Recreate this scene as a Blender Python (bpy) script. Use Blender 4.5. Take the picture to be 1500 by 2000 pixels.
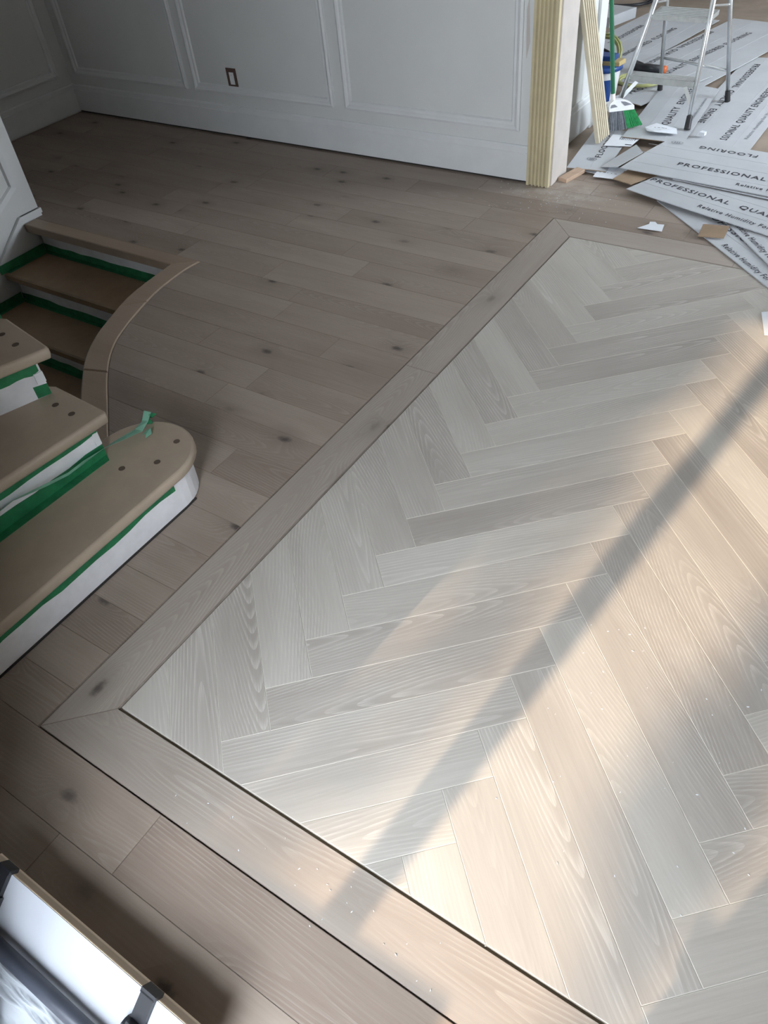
import bpy, bmesh, math, random
from mathutils import Vector, Matrix
random.seed(11)
S = bpy.context.scene
for o in list(bpy.data.objects): bpy.data.objects.remove(o)
COL = S.collection

# ---------------------------------------------------------------- camera
YAW, PIT, ROL, FPX, HGT = -0.658918192, 0.78412205, 0.11927988, 1483.496, 1.8
fw = Vector((math.sin(YAW)*math.cos(PIT), math.cos(YAW)*math.cos(PIT), -math.sin(PIT)))
rt = Vector((math.cos(YAW), -math.sin(YAW), 0)); dn = fw.cross(rt)
r2 = rt*math.cos(ROL)+dn*math.sin(ROL); d2 = dn*math.cos(ROL)-rt*math.sin(ROL)
cd = bpy.data.cameras.new('camera'); cam = bpy.data.objects.new('camera', cd); COL.objects.link(cam)
cd.sensor_width = 36; cd.sensor_fit = 'AUTO'; cd.lens = FPX*36/2000; cd.clip_start = .05
m3 = Matrix((r2, -d2, -fw)).transposed()
cam.matrix_world = Matrix.Translation((0, 0, HGT)) @ m3.to_4x4()
S.camera = cam

# ---------------------------------------------------------------- sky, sun, exposure
w = bpy.data.worlds.new('sky'); S.world = w; w.use_nodes = True
bg = w.node_tree.nodes['Background']
bg.inputs[0].default_value = (.83, .91, 1, 1); bg.inputs[1].default_value = 12.5
SUNC = 1.6
sdir = Vector((.119*SUNC, .993*SUNC, -1)).normalized()
sl = bpy.data.lights.new('sun', 'SUN'); sl.energy = 2.7; sl.angle = math.radians(.85); sl.color = (1, .77, .54)
so = bpy.data.objects.new('sun', sl); COL.objects.link(so)
so.rotation_euler = sdir.to_track_quat('-Z', 'Y').to_euler(); so.location = (-2, -9, 7)
def portal(name, loc, rot, sx, sy):                     # sampling aid in a window opening, gives no light itself
    l = bpy.data.lights.new(name, 'AREA'); l.shape = 'RECTANGLE'; l.size = sx; l.size_y = sy
    l.cycles.is_portal = True
    o = bpy.data.objects.new(name, l); COL.objects.link(o); o.location = loc; o.rotation_euler = rot
portal('door_sky_portal', (-.39, -1.2, 1.4), (math.pi/2, 0, 0), 1.48, 2.8)
portal('window_sky_portal', (2.0, 5.8, 1.5), (math.pi/2, 0, math.pi/2), 1.4, 1.6)
vs = S.view_settings; vs.view_transform = 'Standard'; vs.look = 'None'; vs.gamma = 1; vs.use_curve_mapping = False
vs.exposure = 1.15

# ---------------------------------------------------------------- material helpers
class NT:
    def __init__(s, name):
        s.m = bpy.data.materials.new(name); s.m.use_nodes = True; s.t = s.m.node_tree
        s.b = s.t.nodes['Principled BSDF']
    def n(s, ty, **k):
        x = s.t.nodes.new(ty)
        for a, v in k.items(): setattr(x, a, v)
        return x
    def put(s, sock, v):
        if isinstance(v, bpy.types.NodeSocket): s.t.links.new(v, sock)
        else: sock.default_value = v
    def math(s, op, *a):
        x = s.n('ShaderNodeMath', operation=op)
        for i, v in enumerate(a): s.put(x.inputs[i], v)
        return x.outputs[0]
    def mix(s, f, a, b):
        x = s.n('ShaderNodeMix', data_type='RGBA'); s.put(x.inputs[0], f)
        s.put(x.inputs[6], a if not isinstance(a, tuple) else (*a, 1)); s.put(x.inputs[7], b if not isinstance(b, tuple) else (*b, 1))
        return x.outputs[2]
    def ramp(s, v, lo, hi):
        x = s.n('ShaderNodeMapRange'); x.interpolation_type = 'SMOOTHSTEP'
        s.put(x.inputs[0], v); x.inputs[1].default_value = lo; x.inputs[2].default_value = hi
        return x.outputs[0]
    def noise(s, vec, scale, detail=2, rough=.5):
        x = s.n('ShaderNodeTexNoise'); s.put(x.inputs['Vector'], vec); x.inputs['Scale'].default_value = scale
        x.inputs['Detail'].default_value = detail; x.inputs['Roughness'].default_value = rough
        return x.outputs[0]
    def comb(s, a, b, c=0.0):
        x = s.n('ShaderNodeCombineXYZ')
        for i, v in enumerate((a, b, c)): s.put(x.inputs[i], v)
        return x.outputs[0]
    def sep(s, v):
        x = s.n('ShaderNodeSeparateXYZ'); s.put(x.inputs[0], v); return x.outputs
    def bump(s, h, strength, dist=.001):
        x = s.n('ShaderNodeBump'); x.inputs['Strength'].default_value = strength; x.inputs['Distance'].default_value = dist
        s.put(x.inputs['Height'], h); s.put(s.b.inputs['Normal'], x.outputs[0])

def plain(name, col, rough=.6, metal=0, var=.06, scale=18, bump=.0, spec=None):
    k = NT(name); tc = k.n('ShaderNodeTexCoord').outputs['Object']
    f = k.noise(tc, scale, 4, .6)
    a = tuple(c*(1-var) for c in col); b = tuple(min(1, c*(1+var)) for c in col)
    k.put(k.b.inputs['Base Color'], k.mix(k.ramp(f, .3, .7), a, b))
    k.b.inputs['Roughness'].default_value = rough; k.b.inputs['Metallic'].default_value = metal
    if spec is not None: k.b.inputs['Specular IOR Level'].default_value = spec
    if bump: k.bump(k.noise(tc, scale*6, 3), bump)
    return k.m

def wood(name, dark, light, line, linef, knots, rough=.5, spread=1.0, dust=False):
    """grey-washed oak: cone-cut growth rings, fine fibre, pale pores and dark knots, shifted per plank"""
    k = NT(name); tc = k.n('ShaderNodeTexCoord').outputs['Object']
    rnd = k.n('ShaderNodeObjectInfo').outputs['Random']
    wn = k.n('ShaderNodeTexWhiteNoise', noise_dimensions='1D'); k.put(wn.inputs['W'], k.math('MULTIPLY', rnd, 917.3))
    r = k.n('ShaderNodeSeparateColor'); k.put(r.inputs[0], wn.outputs['Color']); r1, r2_, r3 = r.outputs
    x, y, z = k.sep(tc)
    xs = k.math('ADD', x, k.math('MULTIPLY', r2_, 40.0))
    ys = k.math('ADD', y, k.math('MULTIPLY', k.math('SUBTRACT', r1, .5), .15))
    # knots
    vo = k.n('ShaderNodeTexVoronoi', voronoi_dimensions='2D'); k.put(vo.inputs['Vector'], k.comb(k.math('MULTIPLY', xs, .55), k.math('ADD', y, k.math('MULTIPLY', r3, 9.0))))
    vo.inputs['Scale'].default_value = 5.5
    vc = k.n('ShaderNodeSeparateColor'); k.put(vc.inputs[0], vo.outputs['Color'])
    has = k.ramp(vc.outputs[0], 1-knots, 1-knots+.04)
    kd = vo.outputs['Distance']
    jag = k.math('MULTIPLY', k.math('SUBTRACT', k.noise(k.comb(xs, y), 60, 3), .5), .09)
    core = k.math('MULTIPLY', has, k.math('SUBTRACT', 1.0, k.ramp(k.math('ADD', kd, jag), .012, .125)))
    core = k.math('MULTIPLY', core, k.ramp(vc.outputs[1], -.1, .55))
    halo = k.math('MULTIPLY', has, k.math('SUBTRACT', 1.0, k.ramp(kd, .02, .40)))
    # rings
    wob = k.math('MULTIPLY', k.math('SUBTRACT', k.noise(k.comb(k.math('MULTIPLY', xs, 1.9), k.math('MULTIPLY', y, 5.0), r3), 1.0, 1.5), .5), .045)
    rad = k.math('SQRT', k.math('ADD', k.math('MULTIPLY', ys, ys), .0004))
    rad = k.math('ADD', k.math('SUBTRACT', rad, k.math('MULTIPLY', xs, k.math('MULTIPLY', k.math('SUBTRACT', r3, .5), .34))), wob)
    rad = k.math('SUBTRACT', rad, k.math('MULTIPLY', halo, .035))
    ring = k.math('FRACT', k.math('MULTIPLY', rad, 105.0))
    lines = k.math('MULTIPLY', k.ramp(ring, .35, .95), k.math('SUBTRACT', 1.0, k.ramp(ring, .95, 1.0)))
    brk = k.ramp(k.noise(k.comb(k.math('MULTIPLY', xs, 12.0), k.math('MULTIPLY', y, 300.0)), 1.0, 3), .38, .62)
    mask = k.ramp(k.noise(k.comb(k.math('MULTIPLY', xs, 1.4), k.math('MULTIPLY', y, 5.0)), 1.0, 2), .36, .62)
    lines = k.math('MULTIPLY', k.math('MULTIPLY', lines, k.math('ADD', .35, k.math('MULTIPLY', brk, .65))), mask)
    fib = k.noise(k.comb(k.math('MULTIPLY', xs, 5.0), k.math('MULTIPLY', y, 160.0), r3), 1.0, 4, .65)
    big = k.noise(k.comb(k.math('MULTIPLY', xs, 1.6), k.math('MULTIPLY', y, 10.0), r1), 1.0, 2)
    t = k.math('ADD', k.math('MULTIPLY', k.math('SUBTRACT', r2_, .5), .75*spread), .5)
    t = k.math('ADD', t, k.math('MULTIPLY', k.math('SUBTRACT', fib, .5), .75))
    t = k.math('ADD', t, k.math('MULTIPLY', k.math('SUBTRACT', big, .5), .9))
    x_ = k.n('ShaderNodeClamp'); k.put(x_.inputs[0], t)
    c = k.mix(x_.outputs[0], dark, light)
    c = k.mix(k.math('MULTIPLY', lines, linef), c, line)
    c = k.mix(k.math('MULTIPLY', halo, .30), c, tuple(v*.62 for v in dark))
    c = k.mix(k.math('MULTIPLY', core, .85), c, (.055, .045, .042))
    if dust:
        px, py, pz = k.sep(k.n('ShaderNodeNewGeometry').outputs['Position'])
        dx = k.math('DIVIDE', k.math('ADD', px, 1.62), .30); dy = k.math('DIVIDE', k.math('SUBTRACT', py, 3.98), .17)
        q = k.math('ADD', k.math('MULTIPLY', dx, dx), k.math('MULTIPLY', dy, dy))
        dn_ = k.noise(k.comb(px, py), 14, 5, .7)
        dm = k.math('MULTIPLY', k.math('SUBTRACT', 1.0, k.ramp(q, .2, 1.3)), k.ramp(dn_, .38, .66))
        c = k.mix(k.math('MULTIPLY', dm, .55), c, (.50, .47, .42))
    k.put(k.b.inputs['Base Color'], c)
    k.put(k.b.inputs['Roughness'], k.math('ADD', rough-.05, k.math('MULTIPLY', fib, .12)))
    k.b.inputs['Specular IOR Level'].default_value = .4
    k.bump(k.math('SUBTRACT', k.math('ADD', k.math('MULTIPLY', fib, .5), k.math('MULTIPLY', lines, .8)), k.math('MULTIPLY', core, 1.0)), .22, .0006)
    return k.m

M = {}
M['herring'] = wood('grey_washed_herringbone_oak', (.355, .317, .280), (.525, .492, .442), (.66, .63, .58), .58, .015, .48, .9)
M['plank'] = wood('grey_brown_plank_oak', (.245, .188, .152), (.368, .302, .252), (.455, .395, .34), .40, .34, .5, .8, True)
M['strip'] = wood('grey_oak_border', (.285, .236, .200), (.405, .352, .305), (.50, .45, .40), .55, .30, .48, .6)
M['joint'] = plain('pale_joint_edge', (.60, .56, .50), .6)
M['darkjoint'] = plain('brown_joint_edge', (.22, .17, .135), .7)
M['nosing'] = wood('pale_oak_nosing', (.30, .225, .165), (.40, .31, .235), (.45, .36, .28), .2, .0, .5, .3)
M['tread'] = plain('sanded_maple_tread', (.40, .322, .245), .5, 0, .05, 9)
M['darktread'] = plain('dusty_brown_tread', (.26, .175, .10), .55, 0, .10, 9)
M['wall'] = plain('white_wall_paint', (.70, .71, .70), .55, 0, .02, 3, .02)
M['trim'] = plain('white_trim_paint', (.74, .755, .76), .42, 0, .025, 6)
M['bare'] = plain('bare_drywall', (.42, .38, .34), .85, 0, .06, 3)
M['primer'] = plain('raw_jamb_primer', (.58, .53, .49), .7, 0, .05, 8)
M['riser'] = plain('white_riser_paint', (.78, .78, .80), .5, 0, .05, 14)
M['pine'] = plain('finger_jointed_pine', (.60, .52, .34), .6, 0, .09, 5)
M['palepine'] = plain('pale_poplar', (.58, .51, .38), .6, 0, .07, 6)
M['rawoak'] = plain('raw_oak_block', (.50, .35, .25), .6, 0, .1, 25)
M['sub'] = plain('plywood_subfloor', (.20, .165, .115), .8, 0, .15, 10)
M['paperfloor'] = plain('brown_builders_paper', (.30, .24, .19), .75, 0, .12, 4)
M['void'] = plain('dark_gap', (.03, .027, .025), .9)
M['tape'] = plain('green_masking_tape', (.020, .185, .075), .5, 0, .2, 25)
M['tapepale'] = plain('pale_green_tape_backing', (.23, .50, .36), .5, 0, .12, 25)
M['hole'] = plain('drilled_hole_wood', (.10, .07, .05), .9)
M['carton'] = plain('white_carton_print_face', (.50, .515, .54), .45, 0, .05, 3)
M['kraft'] = plain('brown_kraft_board', (.33, .235, .155), .8, 0, .08, 12)
M['ink'] = plain('black_ink', (.035, .035, .045), .6)
M['greyink'] = plain('grey_ink', (.20, .21, .24), .6)
M['paper'] = plain('white_paper', (.76, .79, .84), .6, 0, .03, 20)
M['alu'] = plain('ladder_aluminium', (.70, .72, .73), .32, 1, .06, 30)
M['aludull'] = plain('dull_aluminium', (.50, .51, .50), .5, .8, .08, 30)
M['rubber'] = plain('black_rubber', (.018, .018, .02), .5)
M['black'] = plain('black_plastic', (.015, .016, .02), .38)
M['tube'] = plain('dark_grey_tube', (.045, .05, .065), .4)
M['greenpipe'] = plain('green_broom_handle', (.006, .14, .06), .35)
M['whiteplastic'] = plain('white_plastic', (.82, .83, .84), .35)
M['bristleg'] = plain('green_bristles', (.012, .25, .07), .6, 0, .25, 60)
M['bristlegrey'] = plain('grey_bristles', (.16, .175, .20), .6, 0, .25, 60)
M['blue'] = plain('blue_plastic', (.02, .07, .26), .35)
M['hose'] = plain('yellow_green_hose', (.38, .39, .16), .45)
M['tan'] = plain('tan_sponge', (.55, .42, .2), .8)
M['orange'] = plain('orange_plastic', (.6, .14, .04), .4)
M['melamine'] = plain('white_melamine', (.37, .385, .42), .3, 0, .01)
M['sheet'] = plain('white_poly_sheet', (.30, .32, .345), .35, 0, .05, 7)
M['brownplate'] = plain('brown_outlet_surround', (.10, .062, .05), .5)
M['concrete'] = plain('porch_concrete', (.45, .44, .42), .9)
M['leaf'] = plain('tree_leaf', (.06, .12, .03), .6)
M['bark'] = plain('tree_bark', (.12, .09, .06), .9)
def plymat():
    k = NT('plywood_edge'); tc = k.n('ShaderNodeTexCoord').outputs['Object']
    x, y, z = k.sep(tc)
    f = k.math('FRACT', k.math('MULTIPLY', k.math('ADD', y, z), 150.0))
    c = k.mix(k.ramp(f, .42, .58), (.78, .66, .51), (.50, .40, .30))
    k.put(k.b.inputs['Base Color'], c); k.b.inputs['Roughness'].default_value = .7
    return k.m
M['ply'] = plymat()

# ---------------------------------------------------------------- geometry helpers
W = {}                                                  # world origin of every parent (none is rotated)
def org(p): return W.get(p.name, Vector((0, 0, 0))) if p else Vector((0, 0, 0))
def mesh(name, verts, faces, mat, parent=None, smooth=False, mats=None, fm=None):
    o0 = org(parent)
    me = bpy.data.meshes.new(name); me.from_pydata([Vector(v)-o0 for v in verts], [], faces)
    bm = bmesh.new(); bm.from_mesh(me); bmesh.ops.recalc_face_normals(bm, faces=bm.faces); bm.to_mesh(me); bm.free()
    for x in (mats or [mat]): me.materials.append(M[x])
    if fm:
        for p, i in zip(me.polygons, fm): p.material_index = i
    if smooth:
        for p in me.polygons: p.use_smooth = True
    o = bpy.data.objects.new(name, me); COL.objects.link(o)
    if parent: o.parent = parent; W[o.name] = o0
    return o
def tag(o, label=None, cat=None, group=None, kind=None):
    for k, v in (('label', label), ('category', cat), ('group', group), ('kind', kind)):
        if v: o[k] = v
    return o
def thing(name, loc, label, cat, group=None):
    o = bpy.data.objects.new(name, None); COL.objects.link(o); o.location = loc; o.empty_display_size = .05
    W[o.name] = Vector(loc); return tag(o, label, cat, group)
def struct(name, loc=(0, 0, 0)):
    o = bpy.data.objects.new(name, None); COL.objects.link(o); o.location = loc; W[o.name] = Vector(loc)
    o['kind'] = 'structure'; return o
class G:
    def __init__(s): s.v = []; s.f = []
    def add(s, v, f):
        b = len(s.v); s.v += [tuple(p) for p in v]; s.f += [tuple(i+b for i in q) for q in f]; return s
    def box(s, x0, x1, y0, y1, z0, z1):
        return s.add([(x0,y0,z0),(x1,y0,z0),(x1,y1,z0),(x0,y1,z0),(x0,y0,z1),(x1,y0,z1),(x1,y1,z1),(x0,y1,z1)],
                     [(0,3,2,1),(4,5,6,7),(0,1,5,4),(1,2,6,5),(2,3,7,6),(3,0,4,7)])
    def prism(s, poly, z0, z1, inset=0, drop=0):
        n = len(poly)
        if inset:
            ip = offset(poly, inset)
            v = [(*p, z0) for p in poly]+[(*p, z1-drop) for p in poly]+[(*p, z1) for p in ip]
            f = [tuple(range(n-1, -1, -1)), tuple(range(2*n, 3*n))]
            for i in range(n):
                j = (i+1) % n; f += [(i, j, n+j, n+i), (n+i, n+j, 2*n+j, 2*n+i)]
        else:
            v = [(*p, z0) for p in poly]+[(*p, z1) for p in poly]
            f = [tuple(range(n-1, -1, -1)), tuple(range(n, 2*n))]+[(i, (i+1) % n, n+(i+1) % n, n+i) for i in range(n)]
        return s.add(v, f)
    def tube(s, pts, r, n=10, cap=True, r1=None):
        pts = [Vector(p) for p in pts]; k = len(pts); v = []; f = []; up = None
        for i, p in enumerate(pts):
            t = (pts[min(i+1, k-1)]-pts[max(i-1, 0)]).normalized()
            if up is None: up = t.orthogonal().normalized()
            a = (up-t*up.dot(t)).normalized(); b = t.cross(a); up = a
            rr = r if r1 is None else r+(r1-r)*i/(k-1)
            v += [p+(a*math.cos(q)+b*math.sin(q))*rr for q in (2*math.pi*j/n for j in range(n))]
        for i in range(k-1):
            for j in range(n): f.append((i*n+j, i*n+(j+1) % n, (i+1)*n+(j+1) % n, (i+1)*n+j))
        if cap: f += [tuple(range(n-1, -1, -1)), tuple(range((k-1)*n, k*n))]
        return s.add(v, f)
    def lathe(s, c, prof, n=24):
        v = []; f = []; k = len(prof)
        for r, z in prof: v += [(c[0]+r*math.cos(2*math.pi*j/n), c[1]+r*math.sin(2*math.pi*j/n), c[2]+z) for j in range(n)]
        for i in range(k-1):
            for j in range(n): f.append((i*n+j, i*n+(j+1) % n, (i+1)*n+(j+1) % n, (i+1)*n+j))
        f += [tuple(range(n-1, -1, -1)), tuple(range((k-1)*n, k*n))]
        return s.add(v, f)
    def sweep(s, prof, path, closed=False):
        """prof = [(out, along normal)], path = [(point, outdir, normaldir)]"""
        k = len(prof); n = len(path); v = []; f = []
        for p, o, nn in path:
            v += [Vector(p)+Vector(o)*a+Vector(nn)*b for a, b in prof]
        for i in range(n if closed else n-1):
            for j in range(k):
                q = (i+1) % n; f.append((i*k+j, i*k+(j+1) % k, q*k+(j+1) % k, q*k+j))
        if not closed: f += [tuple(range(k)), tuple(range((n-1)*k, n*k))]
        return s.add(v, f)
    def mk(s, name, mat, parent=None, smooth=False): return mesh(name, s.v, s.f, mat, parent, smooth)
def area(p): return sum(p[i][0]*p[(i+1) % len(p)][1]-p[(i+1) % len(p)][0]*p[i][1] for i in range(len(p)))/2
def offset(poly, d):
    n = len(poly); sg = 1 if area(poly) > 0 else -1; out = []
    for i in range(n):
        p0, p1, p2 = (Vector(poly[(i+k) % n]) for k in (-1, 0, 1))
        a = (p1-p0).normalized(); b = (p2-p1).normalized()
        n1 = Vector((-a.y, a.x))*sg; n2 = Vector((-b.y, b.x))*sg
        m = n1+n2; m = m/max(.35, m.length_squared/2) if m.length > 1e-6 else n1
        out.append(tuple(p1+m*d))
    return out
def clip(poly, a, b, c):                                # keep a*x+b*y <= c
    out = []
    for i in range(len(poly)):
        p, q = poly[i], poly[(i+1) % len(poly)]
        dp, dq = a*p[0]+b*p[1]-c, a*q[0]+b*q[1]-c
        if dp <= 0: out.append(p)
        if (dp < 0) != (dq < 0) and abs(dp-dq) > 1e-12:
            t = dp/(dp-dq); out.append((p[0]+(q[0]-p[0])*t, p[1]+(q[1]-p[1])*t))
    return out
def clean(poly):
    o = []
    for p in poly:
        if not o or math.hypot(p[0]-o[-1][0], p[1]-o[-1][1]) > .002: o.append(p)
    while len(o) > 1 and math.hypot(o[0][0]-o[-1][0], o[0][1]-o[-1][1]) <= .002: o.pop()
    return o
def lerp(tab, t):
    if t <= tab[0][0]: return tab[0][1]
    for (a, b), (c, d) in zip(tab, tab[1:]):
        if t <= c: return b+(d-b)*(t-a)/(c-a)
    return tab[-1][1]

# ---------------------------------------------------------------- the floor
CURVE_OUT = [(-3.088, 2.43), (-3.072, 2.241), (-3.046, 2.086), (-2.994, 1.935), (-2.916, 1.757), (-2.815, 1.606), (-2.693, 1.479), (-2.59, 1.382), (-2.45, 1.26), (-2.25, 1.12)]
CURVE_IN = [(-2.959, 2.52), (-2.968, 2.383), (-2.936, 2.154), (-2.839, 1.874), (-2.751, 1.712), (-2.615, 1.559), (-2.424, 1.388), (-2.27, 1.25), (-2.10, 1.12)]
def smooth_curve(pts, n):
    P = [Vector(p) for p in pts]; P = [2*P[0]-P[1]]+P+[2*P[-1]-P[-2]]; out = []
    for i in range(1, len(P)-2):
        for k in range(n):
            t = k/n; a, b, c, d = P[i-1:i+3]
            out.append(tuple(.5*((2*b)+(c-a)*t+(2*a-5*b+4*c-d)*t*t+(3*b-a-3*c+d)*t**3)))
    out.append(tuple(P[-2])); return out
CO = smooth_curve(CURVE_OUT, 4); CI = smooth_curve(CURVE_IN, 4)
XIN = sorted((y, x) for x, y in CI); XOUT = sorted((y, x) for x, y in CO)
sub = [(2.6, -1.2), (2.6, 4.235), (-5.65, 4.235), (-5.65, 2.525), (-3.05, 2.525)]+[(x+.04, y) for x, y in CO[1:]]+[(-2.1, -1.2)]
g = G().prism(sub, -.20, -.011); floor = g.mk('floor', 'sub'); floor['kind'] = 'structure'
def plank(name, poly, ang, mat, gap=.0003, z=0.0):
    poly = clean(poly)
    if len(poly) < 3 or abs(area(poly)) < .0006: return
    if area(poly) < 0: poly = poly[::-1]
    poly = offset(poly, gap)
    cx = sum(p[0] for p in poly)/len(poly); cy = sum(p[1] for p in poly)/len(poly)
    ca, sa = math.cos(-ang), math.sin(-ang)
    loc = [((x-cx)*ca-(y-cy)*sa, (x-cx)*sa+(y-cy)*ca) for x, y in poly]
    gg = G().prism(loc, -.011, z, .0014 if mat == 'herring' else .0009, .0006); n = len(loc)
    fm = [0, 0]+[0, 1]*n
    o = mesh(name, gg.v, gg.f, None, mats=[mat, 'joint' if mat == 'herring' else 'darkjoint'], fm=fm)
    o.location = (cx, cy, 0); o.rotation_euler = (0, 0, ang); o.parent = floor
    return o
FX0, FX1, FY0, FY1 = -1.338, 1.38, .439, 3.508          # herringbone field
SX0, SX1, SY0, SY1 = -1.496, 1.54, .283, 3.672          # outer edge of the border
GP = .0038
ax, ay, X0, Y0 = .0937, .0928, -1.022, .691
for c in range(-1, 3):
    for k in range(-9, 24):
        px, py = X0+12*ax*c, Y0+2*ay*k
        for d in (0, 1):
            if d == 0: q = [(px, py), (px+ax, py-ay), (px+7*ax, py+5*ay), (px+6*ax, py+6*ay)]
            else: q = [(px, py), (px+ax, py+ay), (px-5*ax, py+7*ay), (px-6*ax, py+6*ay)]
            for a_, b_, c_ in ((-1, 0, -FX0-GP), (1, 0, FX1-GP), (0, -1, -FY0-GP), (0, 1, FY1-GP)):
                q = clip(q, a_, b_, c_)
                if len(q) < 3: break
            else:
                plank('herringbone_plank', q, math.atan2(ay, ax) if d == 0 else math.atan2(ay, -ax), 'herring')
g2 = GP
def bstrip(pts, ang): plank('border_plank', pts, ang, 'strip', .0003)
def xo(x0, x1, t): return x0+(x1-x0)*t
# left and right border, mitred at the corners
for (xa, xb, cuts) in ((SX0+g2, FX0-g2, [2.19]), (SX1-g2, FX1+g2, [1.7])):
    ys = [None]+cuts+[None]
    bstrip([(xa, SY0+g2), (xb, FY0-g2), (xb, cuts[0]), (xa, cuts[0])], math.pi/2)
    bstrip([(xa, cuts[0]), (xb, cuts[0]), (xb, FY1+.002), (xa, SY1-.002)], math.pi/2)
bstrip([(SX0+g2, SY0+g2), (.12, SY0+g2), (.12, FY0-g2), (FX0-g2, FY0-g2)], 0)
bstrip([(.12, SY0+g2), (SX1-g2, SY0+g2), (FX1+g2, FY0-g2), (.12, FY0-g2)], 0)
bstrip([(SX0+g2, SY1-.002), (-.55, SY1-.002), (-.55, FY1+.002), (FX0-g2, FY1+.002)], 0)
bstrip([(-.55, SY1-.002), (SX1-g2, SY1-.002), (FX1+g2, FY1+.002), (-.55, FY1+.002)], 0)
# straight-laid planks
def row(y0, y1, xa, xb, joints=None, curve=False):
    if joints is None:
        joints = []; x = xa+random.uniform(.25, 1.3)
        while x < xb-.25: joints.append(x); x += random.choice((.62, .95, 1.25, 1.6))*random.uniform(.92, 1.08)
    js = [xa]+[j for j in joints if xa < j < xb]+[xb]
    for a_, b_ in zip(js, js[1:]):
        if a_ == xa and curve:
            left = [(lerp(XIN, y1+(y0-y1)*i/6)+.002, y1+(y0-y1)*i/6) for i in range(7)]
            q = left+[(b_, y0), (b_, y1)]
        else: q = [(a_, y0), (b_, y0), (b_, y1), (a_, y1)]
        plank('floor_plank', q, 0, 'plank')
near = [-1.2, -1.03, -.865, -.70, -.538, -.375, -.21, -.045, .118, .283]
for y0, y1 in zip(near, near[1:]):
    row(y0, y1, -2.05, 2.6, [-1.02, .55, 1.8] if abs(y1-.283) < .01 else [-1.207, .2, 1.4] if abs(y1-.118) < .01 else None)
lft = [.283, .414, .551, .686, .824, .983, 1.14, 1.295, 1.45, 1.603, 1.757, 1.917, 2.077, 2.237, 2.397, 2.521]
for y0, y1 in zip(lft, lft[1:]):
    xa = min(lerp(XIN, y0), lerp(XIN, y1)) if y1 > 1.13 else -2.1
    J = [-2.24] if abs(y0-2.237) < .01 else [-2.42] if abs(y0-1.917) < .01 else [-2.0] if abs(y0-1.757) < .01 else [-1.86] if abs(y0-2.077) < .01 else None
    row(y0, y1, xa, SX0-g2*.4, J, y1 > 1.13)
far = [2.521, 2.715, 2.877, 3.037, 3.197, 3.357, 3.517, 3.672]
for y0, y1 in zip(far, far[1:]): row(y0, y1, -5.64, SX0-g2*.4)
for y0, y1 in zip([3.672, 3.838, 4.0, 4.16], [3.838, 4.0, 4.16, 4.235]): row(y0, y1, -5.64, 2.6)
for y0, y1 in zip(lft+far[1:], lft[1:]+far[1:]): row(y0, y1, SX1+.002, 2.6)
# curved and straight landing nosing
seg = [0, 10, 22, len(CO)-1]
ciN = [CI[round(i*(len(CI)-1)/(len(CO)-1))] for i in range(len(CO))]
def cin(i):
    t = i*(len(CI)-1)/(len(CO)-1); a = int(t); b = min(a+1, len(CI)-1); f = t-a
    return (CI[a][0]+(CI[b][0]-CI[a][0])*f, CI[a][1]+(CI[b][1]-CI[a][1])*f)
for a_, b_ in zip(seg, seg[1:]):
    q = [CO[i] for i in range(a_, b_+1)]+[cin(i) for i in range(b_, a_-1, -1)]
    if area(q) < 0: q = q[::-1]
    o = G().prism(offset(q, .0005), -.045, .0035, .006, .005).mk('landing_nosing', 'nosing', floor)
G().prism([(-4.30, 2.43), (-3.088, 2.43), (-2.962, 2.519), (-4.30, 2.519)], -.045, .003, .004, .004).mk('landing_nosing', 'nosing', floor)

# ---------------------------------------------------------------- walls
def frame(parent, plane, a0, a1, z0, z1, name='panel_moulding'):
    """picture-frame moulding: plane = function (a, z, out) -> point"""
    prof = [(0, 0), (0, .014), (.012, .020), (.022, .016), (.030, .010), (.044, .010), (.050, .004), (.050, 0)]
    c = [(a0, z0, 1, 1), (a1, z0, -1, 1), (a1, z1, -1, -1), (a0, z1, 1, -1)]
    v = []; f = []; k = len(prof)
    for a, z, sa, sz in c: v += [plane(a+sa*o_, z+sz*o_, h) for o_, h in prof]
    for i in range(4):
        for j in range(k): q = (i+1) % 4; f.append((i*k+j, i*k+(j+1) % k, q*k+(j+1) % k, q*k+j))
    return G().add(v, f).mk(name, 'trim', parent)
CE = 2.9; CH = 5.4
wb = G().box(-5.75, -1.81, 4.03, 4.235, .012, CH).box(.75, 2.75, 4.03, 4.235, 0, CH).box(-1.81, .75, 4.03, 4.235, 2.3, CH).mk('wall_back', 'wall'); wb['kind'] = 'structure'
pb = lambda a, z, h: (a, 4.03-h, z)
for a0, a1 in ((-5.54, -4.371), (-4.296, -3.124), (-3.038, -1.875)): frame(wb, pb, a0, a1, .270, 2.2)
frame(wb, pb, 1.0, 2.4, .27, 2.2)
bprof = [(0, .014), (.016, .014), (.016, .160), (.013, .164), (.013, .190), (.008, .199), (0, .199)]
def baseboard(name, pts):
    path = [(p, nrm, (0, 0, 1)) for p, nrm in pts]
    o = G().sweep(bprof, path).mk(name, 'trim'); o['kind'] = 'structure'; return o
baseboard('baseboard_back', [((-5.63, 4.03, 0), (0, -1, 0)), ((-1.812, 4.03, 0), (0, -1, 0))])
baseboard('baseboard_left', [((-5.63, 4.03, 0), (1, 0, 0)), ((-5.63, 2.45, 0), (1, 0, 0))])
wl = G().box(-5.75, -5.63, -1.2, 4.235, -1.8, CH).mk('wall_left', 'wall'); wl['kind'] = 'structure'
frame(wl, lambda a, z, h: (-5.63+h, a, z), 2.62, 3.925, .270, 2.2)
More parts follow.
